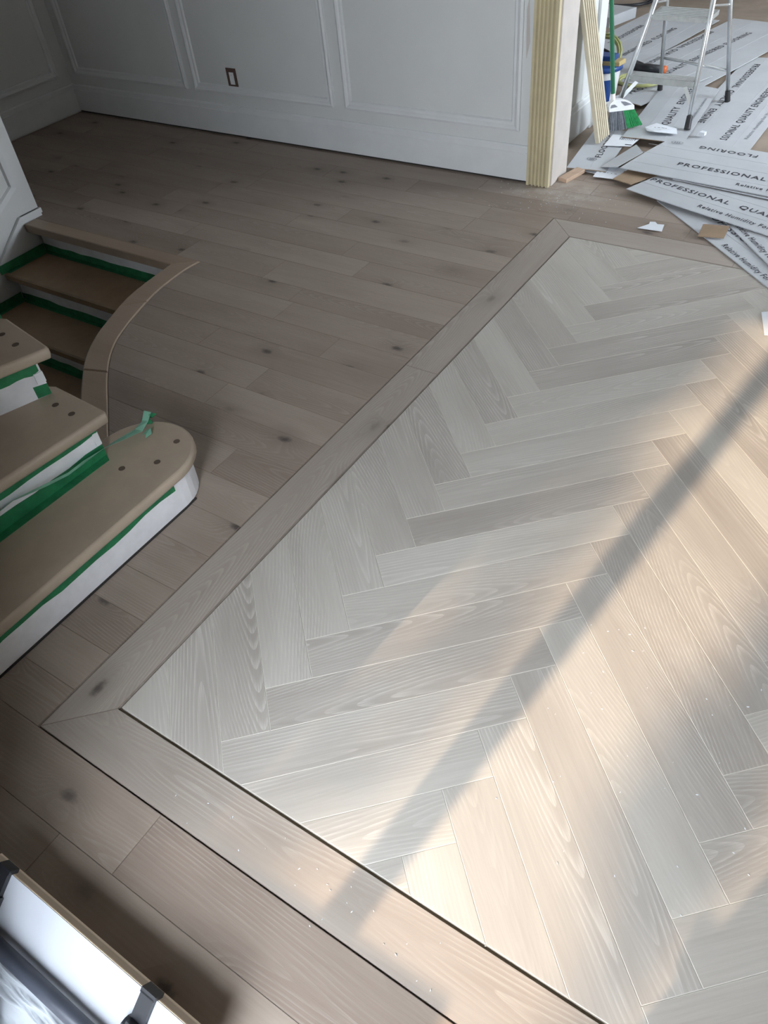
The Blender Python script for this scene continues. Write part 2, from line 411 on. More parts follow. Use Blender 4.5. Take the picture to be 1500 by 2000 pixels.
G().add([(-1.855, 4.0285, .62), (-1.838, 4.0285, .70), (-1.846, 4.0285, .82), (-1.850, 4.0285, .90), (-1.862, 4.0285, .84), (-1.860, 4.0285, .74)], [(0, 1, 2, 3, 4, 5)]).mk('filler_smear', 'primer', wb)
gp = G().box(-5.63, -1.81, 4.0296, 4.0299, 0, .0145).mk('shadow_gap', 'void', wb)
wr = G().box(2.6, 2.75, -1.35, 4.235, 0, CH).mk('wall_right', 'bare'); wr['kind'] = 'structure'
# entrance wall behind the viewer: opening with two posts
wf = G().box(-5.75, -1.13, -1.35, -1.2, -1.8, CH).box(.35, 2.75, -1.35, -1.2, 0, CH).box(-1.13, .35, -1.35, -1.2, 2.8, CH).mk('wall_front', 'bare'); wf['kind'] = 'structure'
for i, xc in enumerate((-.694, .33)):
    o = G().box(xc-.043, xc+.043, -1.30, -1.24, -.02, 2.8).mk('trim_%d' % (i+3), 'trim'); o['kind'] = 'structure'
o = G().box(-1.13, -.41, -1.30, -1.24, -.02, .98).mk('trim_6', 'trim'); o['kind'] = 'structure'  # unseen low panel, added to stop the sun on the nearest floor
lf = G().prism([(-1.13, -1.19), (-1.085, -1.20), (-.968, -.245), (-1.012, -.24)], .01, 2.3).mk('shade_leaf', 'trim'); lf['kind'] = 'structure'  # unseen leaf, added to shade the near left floor and stair
ce = G().box(-5.75, 2.75, -1.35, 4.235, CH, CH+.12).mk('ceiling', 'bare'); ce['kind'] = 'structure'
o = G().box(-1.34, -1.22, -1.2, -.12, 0, CH).mk('wall_light_stop', 'bare'); o['kind'] = 'structure'  # unseen wing wall, added to keep entrance light off the left side
# the doorway: fluted casing and raw jamb
def fluted(x0, x1, n, depth, base, nsub=5):
    out = [(x0, 0), (x0, depth)]; m = .012; wd = (x1-x0-2*m)/n
    for i in range(n):
        a = x0+m+i*wd; out.append((a+.003, depth))
        for k in range(1, nsub):
            t = k/nsub; out.append((a+.003+(wd-.006)*t, depth-base*math.sin(math.pi*t)))
        out.append((a+wd-.003, depth))
    return out+[(x1, depth), (x1, 0)]
prof = fluted(0, .132, 5, .030, .016)
tr = G().sweep(prof, [((-1.812, 4.03, 0), (1, 0, 0), (0, -1, 0)), ((-1.812, 4.03, 2.4), (1, 0, 0), (0, -1, 0))]).mk('trim_1', 'pine'); tr['kind'] = 'structure'
o = G().box(-1.81, -1.672, 4.031, 4.236, .002, 2.3).mk('trim_2', 'primer'); o['kind'] = 'structure'
# back room shell
fb = G().box(-4.2, 2.1, 4.235, 9.3, -.2, -.008).mk('floor', 'paperfloor'); fb['kind'] = 'structure'
o = G().box(-1.96, -1.84, 4.237, 5.04, -.008, CE).mk('wall_side', 'wall'); o['kind'] = 'structure'
ws = o
G().sweep(bprof, [((-1.84, 4.237, 0), (1, 0, 0), (0, 0, 1)), ((-1.84, 4.95, 0), (1, 0, 0), (0, 0, 1))]).mk('baseboard', 'trim', ws)
G().box(-1.962, -1.822, 4.95, 5.06, -.006, 2.4).mk('end_casing', 'trim', ws)
o = G().box(-4.2, 2.1, 9.2, 9.32, 0, CE).mk('wall_far', 'primer'); o['kind'] = 'structure'
o = G().box(-4.32, -4.2, 4.235, 9.32, 0, CE).mk('wall_far_left', 'wall'); o['kind'] = 'structure'
o = G().box(2.0, 2.12, 4.235, 5.1, 0, CE).box(2.0, 2.12, 6.5, 9.32, 0, CE).box(2.0, 2.12, 5.1, 6.5, 0, .7).box(2.0, 2.12, 5.1, 6.5, 2.3, CE).mk('wall_far_right', 'wall'); o['kind'] = 'structure'
o = G().box(-4.32, 2.12, 4.235, 9.32, CE, CE+.12).mk('ceiling', 'wall'); o['kind'] = 'structure'
o = G().box(-5.75, 2.75, -1.35, 4.235, -1.92, -1.8).mk('floor', 'paperfloor'); o['kind'] = 'structure'
o = G().box(-5.75, 2.75, 4.10, 4.235, -1.8, -.2).box(2.6, 2.75, -1.35, 4.1, -1.8, 0).box(-1.13, 2.6, -1.35, -1.2, -1.8, -.02).mk('wall_basement', 'bare'); o['kind'] = 'structure'
# porch ground and a tree outside
o = G().box(-16, 16, -22, -1.35, -.45, -.05).mk('ground', 'concrete'); o['kind'] = 'structure'

# wall beside the descending stair
sw = G().box(-4.46, -4.32, .9, 2.57, -1.8, CE).mk('wall_stair', 'wall'); sw['kind'] = 'structure'
sk = [(.9, -1.35), (.9, -.98), (2.19, -.14), (2.43, .045), (2.57, .045), (2.57, -.02), (2.49, -.02), (2.49, -.30), (2.15, -.40), (1.2, -1.35)]
def sheet_x(poly, x0, x1): 
    n = len(poly); return G().add([(x0, *p) for p in poly]+[(x1, *p) for p in poly], [tuple(range(n)), tuple(range(2*n-1, n-1, -1))]+[(i, (i+1) % n, n+(i+1) % n, n+i) for i in range(n)])
sheet_x(sk, -4.32, -4.306).mk('skirt_board', 'trim', sw)
sheet_x([(.9, -1.0), (2.19, -.165), (2.43, .018), (2.575, .018), (2.575, .045), (2.42, .045), (2.18, -.14), (.9, -.97)], -4.32, -4.298).mk('skirt_cap', 'trim', sw)
pp = [(1.4, -.10), (2.30, .0), (2.488, .19), (2.488, 2.2), (1.4, 2.2)]
pp = [(1.3, -.55), (2.20, .03), (2.488, .19), (2.488, 2.2), (1.3, 2.2)]
inn = offset(pp, .045)
n_ = len(pp)
G().add([(-4.32, *p) for p in pp]+[(-4.305, *p) for p in offset(pp, .008)]+[(-4.308, *p) for p in offset(pp, .035)]+[(-4.32, *p) for p in inn],
        [(k*n_+i, k*n_+(i+1) % n_, ((k+1) % 4)*n_+(i+1) % n_, ((k+1) % 4)*n_+i) for k in range(4) for i in range(n_)]).mk('panel_moulding', 'trim', sw)
# curved wall under the landing edge
fa = [(x+.03, y) for x, y in CO]; fo = [(x+.05, y-.01) for x, y in CO]
o = G().prism(fa+fo[::-1], -1.8, -.045).mk('trim_5', 'wall'); o['kind'] = 'structure'

# ---------------------------------------------------------------- stair going down
ds = thing('descending_staircase', (-3.7, 2.4, -.2), 'brown stair going down into the dark beside the curved landing edge', 'stairs')
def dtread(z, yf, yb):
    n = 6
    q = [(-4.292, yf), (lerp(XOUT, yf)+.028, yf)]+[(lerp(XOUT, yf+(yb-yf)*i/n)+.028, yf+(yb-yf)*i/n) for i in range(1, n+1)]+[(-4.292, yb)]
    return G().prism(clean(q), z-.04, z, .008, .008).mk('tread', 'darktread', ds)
def drise(y, z0, z1):
    return G().box(-4.292, lerp(XOUT, y)+.028, y, y+.018, z0, z1).mk('riser', 'riser', ds)
def dtape(q, z0, z1): return G().prism(q, z0, z1).mk('masking_tape', 'tape', ds)
drise(2.50, -.19, -.045)
zs = [-.19, -.38, -.57, -.76, -.95]; yf = [2.18, 1.93, 1.68, 1.43, 1.18]; yb = [2.50, 2.235, 1.985, 1.735, 1.485]
for i, (z, a_, b_) in enumerate(zip(zs, yf, yb)):
    dtread(z, a_, b_)
    if i: drise(b_-.018+.018, z, zs[i-1]-.04)
for i in range(3):
    xr = lerp(XOUT, yb[i])-.02
    n = 14; top = []
    for k in range(n+1):
        x = -4.30+(xr+4.30)*k/n; top.append((x, .042+random.uniform(-.006, .006)))
    yy = yb[i]-.0015
    G().add([(x, yy, zs[i]+.001) for x, h in top]+[(x, yy, zs[i]+h) for x, h in top]+[(x, yy-.030, zs[i]+.0015) for x, h in top],
            [(k, k+1, n+2+k, n+1+k) for k in range(n)]+[(k, k+1, 2*n+3+k, 2*n+2+k) for k in range(n)]).mk('masking_tape', 'tape', ds)
    dtape([(-4.291, yf[i]+.02), (-4.262, yf[i]+.02), (-4.262, yb[i]-.032), (-4.291, yb[i]-.032)], zs[i], zs[i]+.0015)
    G().box(-4.2915, -4.290, yf[i]-.02, yb[i]-.01, zs[i], zs[i]+.05).mk('masking_tape', 'tape', ds)
    G().box(-4.30, lerp(XOUT, yf[i])-.02, yf[i]+.045, yf[i]+.052, zs[i]-.075, zs[i]-.041).mk('masking_tape', 'tape', ds)

# ---------------------------------------------------------------- stair going up
us = thing('ascending_staircase', (-1.9, .8, 0), 'sanded wooden stair going up with white risers edged in green tape', 'stairs')
YN = -.45
def arc(cx, cy, r, a0, a1, n): return [(cx+r*math.cos(math.radians(a0+(a1-a0)*i/n)), cy+r*math.sin(math.radians(a0+(a1-a0)*i/n))) for i in range(n+1)]
def tread(poly, z, th=.040):
    n = len(poly); rings = []
    for d_, dz in ((.010, 0), (.003, .004), (0, .012), (0, th-.010), (.004, th-.003), (.010, th)):
        rings.append([(*p, z-dz) for p in (offset(poly, d_) if d_ else poly)])
    v = [p for r in rings for p in r]; f = [tuple(range(n)), tuple(range(len(v)-1, len(v)-n-1, -1))]
    for k in range(len(rings)-1):
        for i in range(n): f.append((k*n+i, k*n+(i+1) % n, (k+1)*n+(i+1) % n, (k+1)*n+i))
    o = G().add(v, f).mk('tread', 'tread', us)
    for p in o.data.polygons:
        if len(p.vertices) == 4: p.use_smooth = True
    return o
def holes(t, pts, z):
    for x, y in pts:
        G().lathe((x, y, z), [(.0115, -.0005), (.0115, .0006), (.009, .0007)], 16).mk('baluster_hole', 'hole', t)
Z1, Z2, Z3, Z4 = .18, .365, .55, .735
T1 = [(-2.10, YN), (-1.700, YN), (-1.698, 1.12)]+arc(-1.884, 1.122, .186, 4, 176, 18)+[(-2.072, 1.10), (-2.10, 1.0)]
t1 = tread(T1, Z1); holes(t1, [(-1.817, 1.233), (-1.80, 1.121), (-1.886, 1.04)], Z1)
R1 = [(-2.03, YN), (-1.727, YN), (-1.727, 1.12)]+arc(-1.884, 1.122, .157, 2, 178, 16)+[(-2.045, 1.0)]
G().prism(R1, .004, Z1-.042).mk('riser', 'riser', us)
o = G().prism([(-1.733, YN), (-1.722, YN), (-1.722, 1.115), (-1.725, 1.17), (-1.731, 1.17)], .0, .006).mk('floor_gap', 'void', us)
def ang_line(p, q, ext):                                 # point past p on the line q->p
    d = (Vector(p)-Vector(q)).normalized(); return tuple(Vector(p)+d*ext)
N2a, N2b = (-1.925, 1.085), (-2.075, YN)
T2 = [N2b, N2a, (-1.945, 1.100), (-2.21, 1.118), (-2.36, 1.05), (-2.42, YN)]
t2 = tread(T2, Z2); holes(t2, [(-2.119, 1.041), (-2.028, 1.033)], Z2)
R2 = [(-2.05, YN), (-1.990, 1.066), (-2.30, 1.075), (-2.42, YN)]
G().prism(R2, Z1, Z2-.042).mk('riser', 'riser', us)
T3 = [(-2.62, YN), (-2.17, .955), (-2.117, 1.098), (-2.135, 1.112), (-2.41, 1.165), (-2.60, 1.10), (-2.9, YN)]
t3 = tread(T3, Z3); holes(t3, [(-2.334, 1.086), (-2.236, 1.066)], Z3)
R3 = [(-2.62, .0), (-2.245, .913), (-2.185, 1.080), (-2.50, 1.12), (-2.9, .0)]
G().prism(R3, Z2, Z3-.042).mk('riser', 'riser', us)
T4 = [(-3.1, .1), (-2.42, 1.0), (-2.345, 1.14), (-2.36, 1.16), (-2.62, 1.27), (-2.9, 1.2), (-3.4, .1)]
tread(T4, Z4)
G().prism([(-3.1, .2), (-2.50, 1.02), (-2.425, 1.155), (-2.68, 1.24), (-3.3, .3)], Z3, Z4-.042).mk('riser', 'riser', us)
# taped edges on the risers
def tape_strip(p, q, z0, z1, off=.0018, n=22, ragtop=False, ragbot=False, nrm=(1, 0), mat='tape', name='masking_tape'):
    v = []; f = []
    for i in range(n+1):
        t = i/n; x = p[0]+(q[0]-p[0])*t; y = p[1]+(q[1]-p[1])*t
        a_ = z0+(random.uniform(-.006, .006) if ragbot else 0); b_ = z1+(random.uniform(-.007, .007) if ragtop else 0)
        for k_ in (0, off):
            v += [(x+nrm[0]*k_, y+nrm[1]*k_, a_), (x+nrm[0]*k_, y+nrm[1]*k_, b_)]
    for i in range(n):
        b = 4*i; c = b+4
        f += [(b+2, c+2, c+3, b+3), (b, b+1, c+1, c), (b+1, b+3, c+3, c+1), (b, c, c+2, b+2)]
    f += [(0, 2, 3, 1), (4*n, 4*n+1, 4*n+3, 4*n+2)]
    return G().add(v, f).mk(name, mat, us)
tape_strip((-1.727, YN), (-1.727, 1.10), Z1-.080, Z1-.040, ragbot=True)
tape_strip((-2.05, YN), (-1.990, 1.066), Z1+.001, Z1+.046, ragtop=True)
tape_strip((-2.05, YN), (-1.990, 1.066), Z2-.084, Z2-.040, ragbot=True)
G().prism([(-2.048, YN), (-2.012, YN), (-1.958, 1.05), (-1.988, 1.064)], Z1, Z1+.0014).mk('masking_tape', 'tape', us)
nr = (.92, -.35)
tape_strip((-2.62, .0), (-2.185, 1.080), Z2+.001, Z2+.048, ragtop=True, nrm=nr)
tape_strip((-2.62, .0), (-2.25, .905), Z3-.072, Z3-.042, ragbot=True, nrm=nr)
tape_strip((-2.238, .93), (-2.187, 1.074), Z3-.095, Z3-.042, ragbot=True, nrm=nr, n=6)
tape_strip((-3.1, .2), (-2.425, 1.155), Z3+.001, Z3+.06, ragtop=True, nrm=(.8, -.6))
# end trim on risers
G().box(-2.0, -1.9885, 1.046, 1.0675, Z1+.05, Z2-.084).mk('corner_bead', 'trim', us)
G().prism([(-2.205, 1.055), (-2.188, 1.052), (-2.182, 1.0815), (-2.20, 1.084)], Z2+.052, Z3-.095).mk('corner_bead', 'trim', us)
# loose ribbon of tape
lt = [(-1.985, 1.275, .222), (-1.968, 1.24, .208), (-1.962, 1.20, .200), (-1.975, 1.13, .205), (-1.985, 1.06, .212), (-1.975, .97, .225), (-1.962, .90, .236), (-1.965, .82, .252), (-1.99, .72, .262), (-2.0, .60, .252), (-2.0, .40, .24), (-1.99, .2, .23), (-1.98, .0, .186)]
lw = [.020, .020, .021, .022, .018, .014, .006, .010, .015, .018, .018, .018, .018]
lr = [10, 20, 10, 20, 35, 55, 75, 60, 40, 30, 30, 30, 30]
v = []; f = []
for p, w_, a_ in zip(lt, lw, lr):
    a_ = math.radians(a_); d_ = Vector((math.cos(a_)*w_, 0, math.sin(a_)*w_))
    v += [Vector(p)-d_, Vector(p)+d_, Vector(p)+d_+Vector((0, 0, .0008)), Vector(p)-d_+Vector((0, 0, .0008))]
for i in range(len(lt)-1):
    for k in range(4): f.append((4*i+k, 4*i+(k+1) % 4, 4*i+4+(k+1) % 4, 4*i+4+k))
o = thing('loose_masking_tape', (-1.965, 1.2, .18), 'pale green strip of masking tape trailing loose across the lowest tread', 'tape')
G().add(v, f).mk('tape_ribbon', 'tapepale', o)
v = []; f = []
for i in range(7):
    a_ = i/6*math.pi*1.5; r_ = .015
    v += [(-1.985+.018*math.sin(a_*1.7), 1.262+r_*math.cos(a_), .181+.012+.012*math.sin(a_)), (-1.955+.010*math.cos(a_*2), 1.268+r_*math.cos(a_+.4), .181+.030+.016*math.sin(a_+.7))]
for i in range(6): f.append((2*i, 2*i+1, 2*i+3, 2*i+2))
G().add(v, f).mk('crumpled_end', 'tape', o)
G().add([(-1.955, 1.20, .1815), (-1.935, 1.205, .19), (-1.938, 1.232, .196), (-1.958, 1.228, .1825), (-1.925, 1.19, .184), (-1.915, 1.215, .192)], [(0, 1, 2, 3), (1, 4, 5, 2)]).mk('torn_scrap', 'tapepale', o)

# ---------------------------------------------------------------- wall outlet
wo = thing('wall_outlet', (-3.94, 4.03, .307), 'unfinished outlet with brown surround and white insert in the panelled wall', 'outlet')
xa, xb, za, zb = -3.982, -3.899, .305, .427
v = [(xa, 4.026, za), (xb, 4.026, za), (xb, 4.026, zb), (xa, 4.026, zb), (xa+.019, 4.026, za+.024), (xb-.021, 4.026, za+.024), (xb-.021, 4.026, zb-.024), (xa+.019, 4.026, zb-.024)]
v += [(x, 4.031, z) for x, y, z in v]
f = [(0, 1, 5, 4), (1, 2, 6, 5), (2, 3, 7, 6), (3, 0, 4, 7)]+[(i, (i+1) % 4, 8+(i+1) % 4, 8+i) for i in range(4)]+[(4+i, 4+(i+1) % 4, 12+(i+1) % 4, 12+i) for i in range(4)]
G().add(v, f).mk('surround', 'brownplate', wo)
ins = G().box(xa+.021, xb-.023, 4.0265, 4.030, za+.026, zb-.026).mk('insert', 'whiteplastic', wo)
G().lathe((0, 0, 0), [(.002, 0), (.002, .001)], 10)
G().box(-3.9435, -3.9395, 4.0258, 4.0266, .385, .389).mk('screw', 'greyink', ins)

# ---------------------------------------------------------------- lettering
def text(body, p0, p1, z, parent, mat='ink', cap=.036, bold=.012, slope=0.0):
    """flat printed line from p0 to p1 (baseline ends, plan view)"""
    cu = bpy.data.curves.new('t', 'FONT'); cu.body = body; cu.size = 1; cu.offset = bold; cu.resolution_u = 2
    cu.space_character = 1.18
    to = bpy.data.objects.new('t', cu); COL.objects.link(to); bpy.context.view_layer.update()
    me = bpy.data.meshes.new_from_object(to.evaluated_get(bpy.context.evaluated_depsgraph_get()))
    bpy.data.objects.remove(to); bpy.data.curves.remove(cu)
    xs = [v.co.x for v in me.vertices]; ysx = [v.co.y for v in me.vertices]
    w_ = max(xs)-min(xs); x0 = min(xs)
    d = Vector(p1)-Vector(p0); L = d.length; d.normalize(); up = Vector((-d.y, d.x))
    o0 = org(parent); sx = L/w_; sy = cap/.70
    xsrt = sorted(set(round(x, 3) for x in xs)); cuts = [(p+q)/2 for p, q in zip(xsrt, xsrt[1:]) if q-p > .26]
    out = []
    for k in range(len(cuts)+1):
        lo = cuts[k-1] if k else -1e9; hi = cuts[k] if k < len(cuts) else 1e9
        vid = {}; nv_ = []; nf = []
        for p in me.polygons:
            if lo < me.vertices[p.vertices[0]].co.x <= hi:
                for i in p.vertices:
                    if i not in vid:
                        co = me.vertices[i].co; q = Vector(p0)+d*((co.x-x0)*sx)+up*(co.y*sy)
                        vid[i] = len(nv_); nv_.append((q.x, q.y, z(q) if callable(z) else z))
                nf.append(tuple(vid[i] for i in p.vertices))
        if nf: out.append(mesh('printed_word', nv_, nf, mat, parent))
    bpy.data.meshes.remove(me)
    return out

# ---------------------------------------------------------------- flattened flooring cartons
def carton(label, o0, ang, length, vs, zs, z, texts=(), skew=(0, 0), th=.004, cat='carton', nu=8, wave=.0015, ulist=None):
    """opened carton: panels between creases vs with heights zs, running from o0 along ang"""
    kz = 1-(z+max(zs)*.7+th)/HGT                        # plan measured at floor level: true place at this height
    o0 = (o0[0]*kz, o0[1]*kz); vs = [q*kz for q in vs]; length *= kz
    d = Vector((math.cos(ang), math.sin(ang))); n = Vector((-d.y, d.x)); O = Vector(o0)
    t = thing('flattened_carton', (o0[0], o0[1], z), label, cat, 'flattened flooring cartons')
    ph = random.uniform(0, 6)
    def h(u, v_):
        return z+lerp(list(zip(vs, zs)), v_)+wave*(1+math.sin(u*5.5+ph+v_*4))*.5
    us_ = [length*i/nu for i in range(nu+1)]; v = []; f = []; nv = len(vs); fm = []
    for layer in (1, 0):
        for u in us_:
            for v_ in vs:
                k = (v_-vs[0])/(vs[-1]-vs[0]); uu = u
                if u == 0: uu = skew[0]*k
                if u == length: uu = length+skew[1]*k
                p = O+d*uu+n*v_; v.append((p.x, p.y, h(uu, v_)+(th if layer else 0)))
    B = (nu+1)*nv
    for i in range(nu):
        for j in range(nv-1):
            a = i*nv+j; q = (a, a+nv, a+nv+1, a+1); f.append(q); fm.append(0); f.append(tuple(B+k for k in q[::-1])); fm.append(1)
    for i in range(nu):
        for j in (0, nv-1):
            a = i*nv+j; f.append((a, a+nv, B+a+nv, B+a)); fm.append(0)
    for j in range(nv-1):
        for i in (0, nu):
            a = i*nv+j; f.append((a, a+1, B+a+1, B+a)); fm.append(1)
    mesh('board', v, f, None, t, mats=['carton', 'kraft'], fm=fm)
    for tx in texts:
        body, p0, p1, cap, mat = tx
        def zf(q):
            r = Vector(q)-O; return h(r.dot(d), r.dot(n))+th+.0012
        text(body, Vector(p0)*kz, Vector(p1)*kz, zf, t, mat, cap, .014 if mat == 'ink' and cap > .025 else .006)
    for vv in vs[1:-1]:                                  # crease ridges
        g_ = G().tube([(*(O+d*(length*i/nu)+n*vv), h(length*i/nu, vv)+th+.0002) for i in range(nu+1)], .0008, 5)
        g_.mk('crease', 'carton', t)
    return t, h
def line(o0, ang, u0, v0, u1):
    d = Vector((math.cos(ang), math.sin(ang))); n = Vector((-d.y, d.x)); O = Vector(o0)
    return tuple(O+d*u0+n*v0), tuple(O+d*u1+n*v0)
R_ = math.radians
FULL = 'PROFESSIONAL   QUALITY   ENGINEERED   FLOORING'
HUM = 'Relative Humidity For Hardwood'
# long sheets on the far floor, lowest first
aL = R_(81); oL = (-2.00, 6.0)
carton('printed carton lying deepest in the back room, beyond the bucket', oL, aL, 1.55, [0, .12, .40, .64], [0, .002, .004, .002], .0,
       [('ENGINEERED FLOORING', (-2.139, 6.42), (-2.0, 7.22), .045, 'ink'), ('PROFESSIONAL', (-2.325, 7.24), (-2.39, 6.70), .045, 'ink')])
aK = R_(77); oK = (-1.44, 5.72)
carton('carton spread out behind the ladder with two opposed lines of print', oK, aK, 1.78, [0, .2, .45, .64], [.002, .004, .004, .002], .009,
       [('QUALITY ENGINEERED FLOORING', (-1.70, 6.08), (-1.415, 7.21), .045, 'ink'), ('PROFESSIONAL QUAL ENGINEER', (-1.74, 7.19), (-1.965, 6.12), .045, 'ink')])
aM = R_(70); oM = (-1.66, 5.42)
carton('carton half covered by the coiled hose', oM, aM, .75, [0, .14, .25], [0, .002, .001], .020,
       [('PROFE', (-1.79, 5.61), (-1.715, 5.81), .045, 'ink')])
aS = R_(89.5); oS = (-.835, 4.86)
carton('widest carton lying under the rear legs of the ladder', oS, aS, 1.75, [0, .10, .20, .34, .47], [0, .003, .004, .004, .001], .000,
       [('SSIONAL QUALITY ENGINEERED', (-.990, 4.99), (-.957, 5.99), .042, 'ink'), ('PROFESSIONAL  QUALITY  ENGINE', (-1.205, 6.45), (-1.232, 5.22), .042, 'ink'),
        (HUM, (-.885, 5.05), (-.87, 5.66), .022, 'greyink')])
aG = R_(94.5); oG = (-1.205, 4.86)
carton('carton under the front leg of the ladder, ending at the broom', oG, aG, 1.02, [0, .12, .26, .37], [.001, .004, .004, .001], .027,
       [('AL  QUALITY  ENGINEE', (-1.371, 4.98), (-1.432, 5.82), .044, 'ink'), (HUM, (-1.262, 5.15), (-1.30, 5.66), .020, 'greyink')], skew=(.03, .10))
# beside the doorway
aN = R_(97); oN = (-1.47, 4.33)
tN, hN = carton('carton with an oval mark lying under the leaning fluted boards', oN, aN, .62, [0, .10, .23], [.001, .003, .001], .012,
       [('FLOORING', (-1.57, 4.50), (-1.62, 4.86), .035, 'ink')], skew=(.0, .06))
def oval(t, cx, cy, z, rx, ry, mat='greyink'):
    v = []; f = []; n = 28
    for k in range(n):
        a_ = 2*math.pi*k/n
        v += [(cx+rx*math.cos(a_), cy+ry*math.sin(a_), z), (cx+(rx-.004)*math.cos(a_), cy+(ry-.004)*math.sin(a_), z)]
    for k in range(n): q = (k+1) % n; f.append((2*k, 2*q, 2*q+1, 2*k+1))
    g_ = G().add(v, f)
    for k in range(3): g_.box(cx-rx*.45+k*rx*.35, cx-rx*.45+k*rx*.35+.006, cy-ry*.5, cy+ry*.5, z-.0002, z)
    g_.mk('oval_mark', mat, t)
oval(tN, -1.592, 4.415, .0225, .030, .022)
# the heap at the doorway
aE = R_(-43); oE = (-1.09, 4.075)
def ln(o0, a, u0, v0, u1): return line(o0, a, u0, v0, u1)
carton('lowest carton of the heap, reaching out over the herringbone', oE, aE, 1.30, [0, .105, .24, .38], [0, .004, .006, .002], .001,
       [('PROFESSIONAL  QUALITY', *ln(oE, aE, .21, .128, 1.15), .036, 'ink'), (HUM, *ln(oE, aE, .577, .024, 1.13), .030, 'ink')], skew=(.10, 0))
aF = R_(-50.5); oF = (-.86, 4.14)
carton('carton sandwiched in the heap at a steep slant', oF, aF, 1.15, [0, .10, .22, .33], [0, .003, .004, .002], .013,
       [(HUM, *ln(oF, aF, .29, .024, .86), .030, 'ink'), ('PROFESSIONAL  QUALITY', *ln(oF, aF, .40, .135, 1.12), .036, 'ink')], skew=(.05, 0))
aC = R_(-18.6); oC = (-1.285, 4.155)
tC, hC = carton('carton of the heap with a torn brown corner', oC, aC, 1.35, [0, .117, .24, .36], [0, .004, .006, .002], .0245,
       [('PROFESSIONAL', *ln(oC, aC, .030, .158, .517), .036, 'ink'), ('QUALITY', *ln(oC, aC, .575, .158, .86), .036, 'ink'), (HUM, *ln(oC, aC, .412, .048, 1.02), .030, 'ink')], skew=(.04, 0))
G().prism([(-1.378, 4.186), (-1.262, 4.150), (-1.195, 4.285), (-1.035, 4.315), (-1.06, 4.40), (-1.33, 4.40)], .022, .026).mk('brown_inner_flap', 'kraft', tC)
aH = R_(-8); oH = (-1.10, 4.36)
carton('carton peeping out under the topmost one of the heap', oH, aH, 1.1, [0, .06, .2], [0, .002, .001], .0375,
       [('Relative Humidity For', *ln(oH, aH, .17, .020, .62), .026, 'ink')], wave=.001)
oval_t = None
aD = R_(-6.3); oD = (-1.425, 4.432)
tD, hD = carton('topmost carton of the heap, with inverted lettering along its far side', oD, aD, 1.45, [0, .10, .24, .36, .52], [0, .006, .012, .014, .013], .0445,
       [('PROFESSIONAL', *ln(oD, aD, .270, .150, .763), .036, 'ink'), ('FLOORING', (-.765, 4.815), (-1.095, 4.848), .036, 'ink'), ('ENGINEERED', (-.20, 4.755), (-.69, 4.807), .036, 'ink'),
        ('Relative Humidity For Hardwood', *ln(oD, aD, .645, .045, 1.25), .026, 'ink')], skew=(.08, 0))
oval(tD, -1.235*.967, 4.850*.967, .0675, .034, .020)
G().add([(-1.50, 4.32, .022), (-1.40, 4.30, .042), (-1.33, 4.51, .056), (-1.42, 4.66, .036), (-1.50, 4.32, .026), (-1.40, 4.30, .046), (-1.33, 4.51, .060), (-1.42, 4.66, .040)],
        [(0, 1, 2, 3), (4, 5, 6, 7), (0, 1, 5, 4), (1, 2, 6, 5), (2, 3, 7, 6), (3, 0, 4, 7)]).mk('end_flap', 'carton', tD)

# ---------------------------------------------------------------- loose papers and scraps
def scrap(name, label, cat, poly, z, mat, th=.0012, group=None, curl=0):
    n = len(poly); cx = sum(p[0] for p in poly)/n; cy = sum(p[1] for p in poly)/n
    t = thing(name, (cx, cy, z), label, cat, group)
    o = G()
    v = [(*p, z+(curl if i % 3 == 1 else 0)) for i, p in enumerate(poly)]; v += [(a_, b_, c_+th) for a_, b_, c_ in v]
    o.add(v, [tuple(range(n-1, -1, -1)), tuple(range(n, 2*n))]+[(i, (i+1) % n, n+(i+1) % n, n+i) for i in range(n)])
    o.mk('sheet', mat, t); return t
def bars(t, o0, ang, n, w_, h_, z, step, mat='ink'):
    d = Vector((math.cos(ang), math.sin(ang))); m = Vector((-d.y, d.x)); g_ = G()
    for i in range(n):
        a_ = Vector(o0)+d*(i*step); ww = w_*random.uniform(.4, 1.2)
        g_.prism([tuple(a_), tuple(a_+d*ww), tuple(a_+d*ww+m*h_), tuple(a_+m*h_)], z, z+.0003)
    return g_.mk('printed_bars', mat, t)
t = scrap('carton_label', 'white barcode label lying between the fluted boards and the heap of cartons', 'label', [(-1.600, 4.615), (-1.45, 4.655), (-1.44, 4.83), (-1.615, 4.80)], .026, 'paper', .001)
bars(t, (-1.55, 4.735), .1, 9, .006, .05, .0275, .011, 'greyink'); bars(t, (-1.49, 4.665), .1, 1, .045, .012, .0275, .01, 'ink')
t = scrap('carton_label', 'white label with a fold, lying before the oval-marked carton', 'label', [(-1.50, 4.205), (-1.34, 4.215), (-1.315, 4.385), (-1.515, 4.372)], .012, 'paper', .001)
bars(t, (-1.49, 4.275), .03, 5, .016, .006, .0133, .022, 'greyink'); bars(t, (-1.365, 4.285), .03, 2, .012, .05, .0133, .014, 'greyink')
scrap('paper_strip', 'white paper strip poking out beside the wooden block', 'paper', [(-1.60, 4.28), (-1.49, 4.265), (-1.48, 4.36), (-1.61, 4.37)], .003, 'paper')
t = scrap('crumpled_label', 'crumpled printed label at the front foot of the ladder', 'label', [(-1.43, 4.865), (-1.375, 4.83), (-1.25, 4.87), (-1.28, 4.955), (-1.41, 4.97), (-1.46, 4.92)], .046, 'paper', .002, curl=.012)
bars(t, (-1.40, 4.895), .1, 4, .02, .006, .0602, .022, 'greyink')
